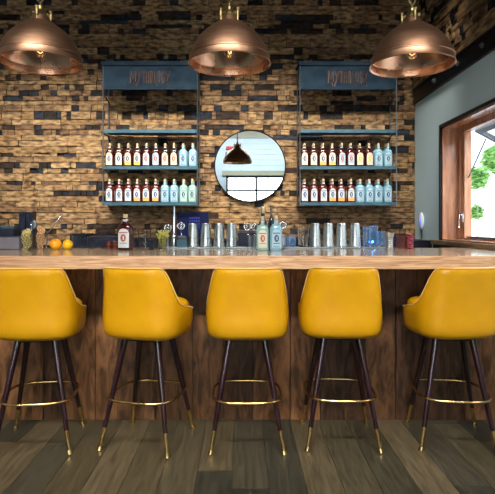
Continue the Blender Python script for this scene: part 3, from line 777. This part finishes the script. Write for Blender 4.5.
# strainers (round coil heads) standing in tins
def strainer(px_, py_, D, label, base_px, r=.026):
    c = px2(px_, py_, D); b = Vector((pX(base_px, D), D, MT + .001)); t = thing('strainer', label, 'strainer', b); 
    bm = NB(); lathe(bm, [(.018, 0), (.024, .085), (.022, .085), (.016, .004)], 20, cap0=True, cap1=True); finish('holder', bm, 'rod', t, 40)
    bm = NB(); cc = c - b
    tube(bm, [cc + Vector((r * math.cos(2 * PI * k / 20), 0, r * math.sin(2 * PI * k / 20))) for k in range(20)], .004, 6, closed=True)
    for k in range(1, 6):
        zz = -r + 2 * r * k / 6; w = math.sqrt(r * r - zz * zz); tube(bm, [cc + Vector((-w, 0, zz)), cc + Vector((w, 0, zz))], .0028, 5)
    finish('strainer_head', bm, 'chrome', t, 'all')
    bm = NB(); tube(bm, [cc + Vector((0, 0, -r)), Vector((0, 0, .01))], .003, 6); finish('handle', bm, 'chrome', t, 'all')
strainer(168, 228, 3.93, 'round-headed bar strainer just left of the chrome tap', 168)
strainer(181, 226, 3.93, 'round-headed bar strainer just right of the chrome tap', 182)
strainer(247.5, 226.5, 3.91, 'round-headed strainer right of the fourth shaker tin', 250)
strainer(255, 227, 3.93, 'round-headed strainer touching the cream-labelled bottle', 252.8 + 1.5)
strainer(283, 225, 3.93, 'round-headed strainer behind the blue bottle', 277.5, .024)
# blue-grey card box
t = thing('napkin_box', 'small blue-grey box between the tap and shaker tins', 'box', (pX(183, 3.88), 3.88, MT))
bm = NB(); box(bm, -.045, .032, -.02, .03, 0, .055, 0, .003); finish('box_body', bm, 'shelfsteel', t)
bm = NB(); box(bm, -.045, .032, -.022, .03, .0555, .082, 0, .003); finish('lid', bm, 'darkblue', t)
# POS screen on back counter
t = thing('till_screen', 'dark till screen glowing blue behind the left shaker tins', 'screen', (pX(193, 5.12), 5.12, CT))
zz0, zz1 = pZ(237, 5.11) - CT, pZ(211.5, 5.11) - CT; xw = .158
bm = NB(); box(bm, -xw, xw, -.012, .02, zz0, zz1, 0, .006); sc_ = finish('screen_housing', bm, 'blackp', t)
bm = NB(); box(bm, -xw + .008, xw - .008, -.0135, -.0122, zz0 + .008, zz1 - .008); finish('display', bm, 'screen', t)
bm = NB(); rn = random.Random(2)
for i in range(5):
    for j in range(4): box(bm, -.035 + i * .022, -.021 + i * .022, -.0148, -.0138, zz0 + .09 + j * .03, zz0 + .108 + j * .03)
finish('icon_grid', bm, mat('blue_icons', (.01, .02, .15), .4, emit=(.01, .03, .5), estr=.25), t)
bm = NB(); ball(bm, (.095, -.016, zz0 + .07), .016, 12, 8, (1, .3, 1)); finish('indicator', bm, 'blueled', t)
bm = NB(); box(bm, -.03, .03, .021, .04, .008, zz0 + .08); box(bm, -.09, .09, -.06, .06, 0, .0078, 0, .002); finish('stand', bm, 'blackp', t)
# row of dark glass racks / trays along the back counter visible behind the bar things
def crate(px0, px1, py, label, m='blackp', D=4.88):
    t = thing('glass_crate', label, 'crate', (pX((px0 + px1) / 2, D), D, CT)); w = (px1 - px0) * D / F / 2; h = pZ(py, D) - CT
    bm = NB(); box(bm, -w, w, -.1, .09, 0, h, 0, .006); finish('crate_body', bm, m, t)
    bm = NB()
    box(bm, -w - .006, w + .006, -.106, .096, h + .0005, h + .012, 0, .003); finish('rim', bm, m, t)
crate(73, 90, 234.5, 'dark blue crate on back counter behind the dark tumblers', 'darkblue')
crate(91, 121, 237.5, 'low dark blue crate behind the red-brown cups', 'darkblue')
crate(128, 160, 239, 'low dark crate on back counter behind the pint glass')
crate(186, 235, 240, 'wide black crate behind the left shaker tins')
crate(286, 310, 238, 'black crate behind the blue-lit low tumblers')
crate(238, 256, 232, 'blue-black crate behind the strainers on the back counter', 'darkblue')
# dark red things at right
t = thing('napkin_stack', 'stack of dark red-brown folded napkins right of jigger', 'napkins', (pX(399.5, 3.9), 3.9, BT + .0005))
bm = NB()
for k in range(8): box(bm, -.034, .034, -.04, .04, k * .0125, k * .0125 + .0118, 0, .003)
finish('folded_napkins', bm, 'redcup', t)
t = thing('woven_roll', 'patterned dark red woven roll standing beside the red napkins', 'roll', (pX(409.3, 3.86), 3.86, BT + .0005))
bm = NB(); prof = []
for k in range(8): prof += [(.026, k * .0135), (.030, k * .0135 + .004), (.030, k * .0135 + .009), (.026, k * .0135 + .013)]
lathe(bm, prof, 20, cap0=True, cap1=True); finish('roll_body', bm, 'redcloth', t, 40)
bm = NB(); lathe(bm, [(.009, .1085), (.010, .109), (.009, .112)], 12, cap0=True, cap1=True); finish('roll_core', bm, 'rind', t)
# black corner cabinet
t = thing('corner_cabinet', 'black corner cabinet under the oval white wall device', 'cabinet', (1.675, 5.0, .001))
bm = NB(); box(bm, -.115, .118, -.2, .24, 0, 1.09, 0, .004); finish('cabinet_body', bm, 'blackp', t)
bm = NB(); box(bm, -.105, .105, -.215, -.201, .02, 1.05, 0, .003); dr = finish('door', bm, 'blackp', t)
bm = NB(); tube(bm, [(-.085, -.216, .55), (-.085, -.235, .57), (-.085, -.235, .75), (-.085, -.216, .77)], .005, 8); finish('handle', bm, 'rod', dr)
# white oval wall device
dD = 5.05
t = thing('wall_sensor', 'white oval device with blue light on the grey wall', 'sensor', (XR - .001, dD, pZ(221, dD)))
bm = NB(); ball(bm, (-.018, 0, 0), .05, 28, 18, (.4, .95, 1.75)); finish('casing', bm, 'whitep', t, 'all')
bm = NB(); ball(bm, (-.0345, -.018, -.005), .022, 16, 10, (.35, .6, 1.5)); finish('indicator', bm, 'blueled', t, 'all')
bm = NB(); tube(bm, [(-.012, 0, -.085), (-.012, .005, -.12), (-.004, .02, -.15), (-.004, .03, -.175)], .003, 6); finish('cable', bm, 'cord', t, 'all')

# ------------------------------------------------------------------ lights
def area(name, loc, target, sx, sy, power, color=(1, 1, 1), spread=180):
    l = bpy.data.lights.new(name, 'AREA'); l.shape = 'RECTANGLE'; l.size = sx; l.size_y = sy; l.energy = power; l.color = color; l.spread = R(spread)
    o = bpy.data.objects.new(name, l); COL.objects.link(o); o.location = loc
    o.rotation_euler = (Vector(target) - Vector(loc)).to_track_quat('-Z', 'Y').to_euler(); return o
area('daylight_front_right', (.37, YF - .35, 1.6), (.37, 5, 1.0), 1.7, 1.7, 60, (.93, .97, 1))
area('daylight_front_left', (-1.87, YF - .35, 1.6), (-1.7, 5, 1.0), 1.8, 1.7, 60, (.93, .97, 1))
area('daylight_side', (2.75, 3.2, 2.75), (.6, 3.4, 1.0), 2.4, .9, 130, (.92, .97, 1))
area('wall_wash', (-.6, 3.65, 3.62), (-.6, 5.3, 1.55), 4.2, .15, 74, (1, .93, .82), 56)
area('stool_wash', (-.3, .6, 3.65), (-.3, 3.0, .7), 3.6, .5, 95, (1, .95, .86), 72)

area('front_wash', (.2, -1.2, 3.6), (.2, -3.0, 2.6), 3.5, .3, 35, (.95, .98, 1), 80)  # added ceiling light, brightens the front wall reflected in the mirror
bl = bpy.data.lights.new('blue_glow', 'POINT'); bl.energy = .12; bl.color = (.05, .25, 1); bl.shadow_soft_size = .008
bo = bpy.data.objects.new('blue_glow', bl); COL.objects.link(bo); bo.location = (pX(373, 4.1), 4.12, 1.12)
w = bpy.data.worlds.new('World'); SC.world = w; w.use_nodes = True
nt = w.node_tree; bg = nt.nodes['Background']
sky = nt.nodes.new('ShaderNodeTexSky'); sky.sky_type = 'HOSEK_WILKIE' if False else 'NISHITA'; sky.sun_disc = False; sky.sun_elevation = R(50); sky.sun_rotation = R(200)
mixc = nt.nodes.new('ShaderNodeMix'); mixc.data_type = 'RGBA'; mixc.inputs['Factor'].default_value = .85; mixc.inputs['B'].default_value = (1, 1, 1, 1)
nt.links.new(sky.outputs['Color'], mixc.inputs['A']); nt.links.new(mixc.outputs['Result'], bg.inputs['Color']); bg.inputs['Strength'].default_value = 1.6

# ------------------------------------------------------------------ camera
cam = bpy.data.cameras.new('camera'); co = bpy.data.objects.new('camera', cam); COL.objects.link(co)
co.location = (0, 0, EYE); co.rotation_euler = (R(90), 0, 0)
cam.sensor_width = 36; cam.lens = 36 * F / 495; cam.shift_x = (247.5 - VX) / 495; cam.shift_y = -(247 - VY) / 495; cam.clip_start = .05; cam.clip_end = 200
SC.camera = co
SC.view_settings.view_transform = 'Standard'; SC.view_settings.look = 'None'; SC.view_settings.exposure = -.25; SC.view_settings.gamma = 1
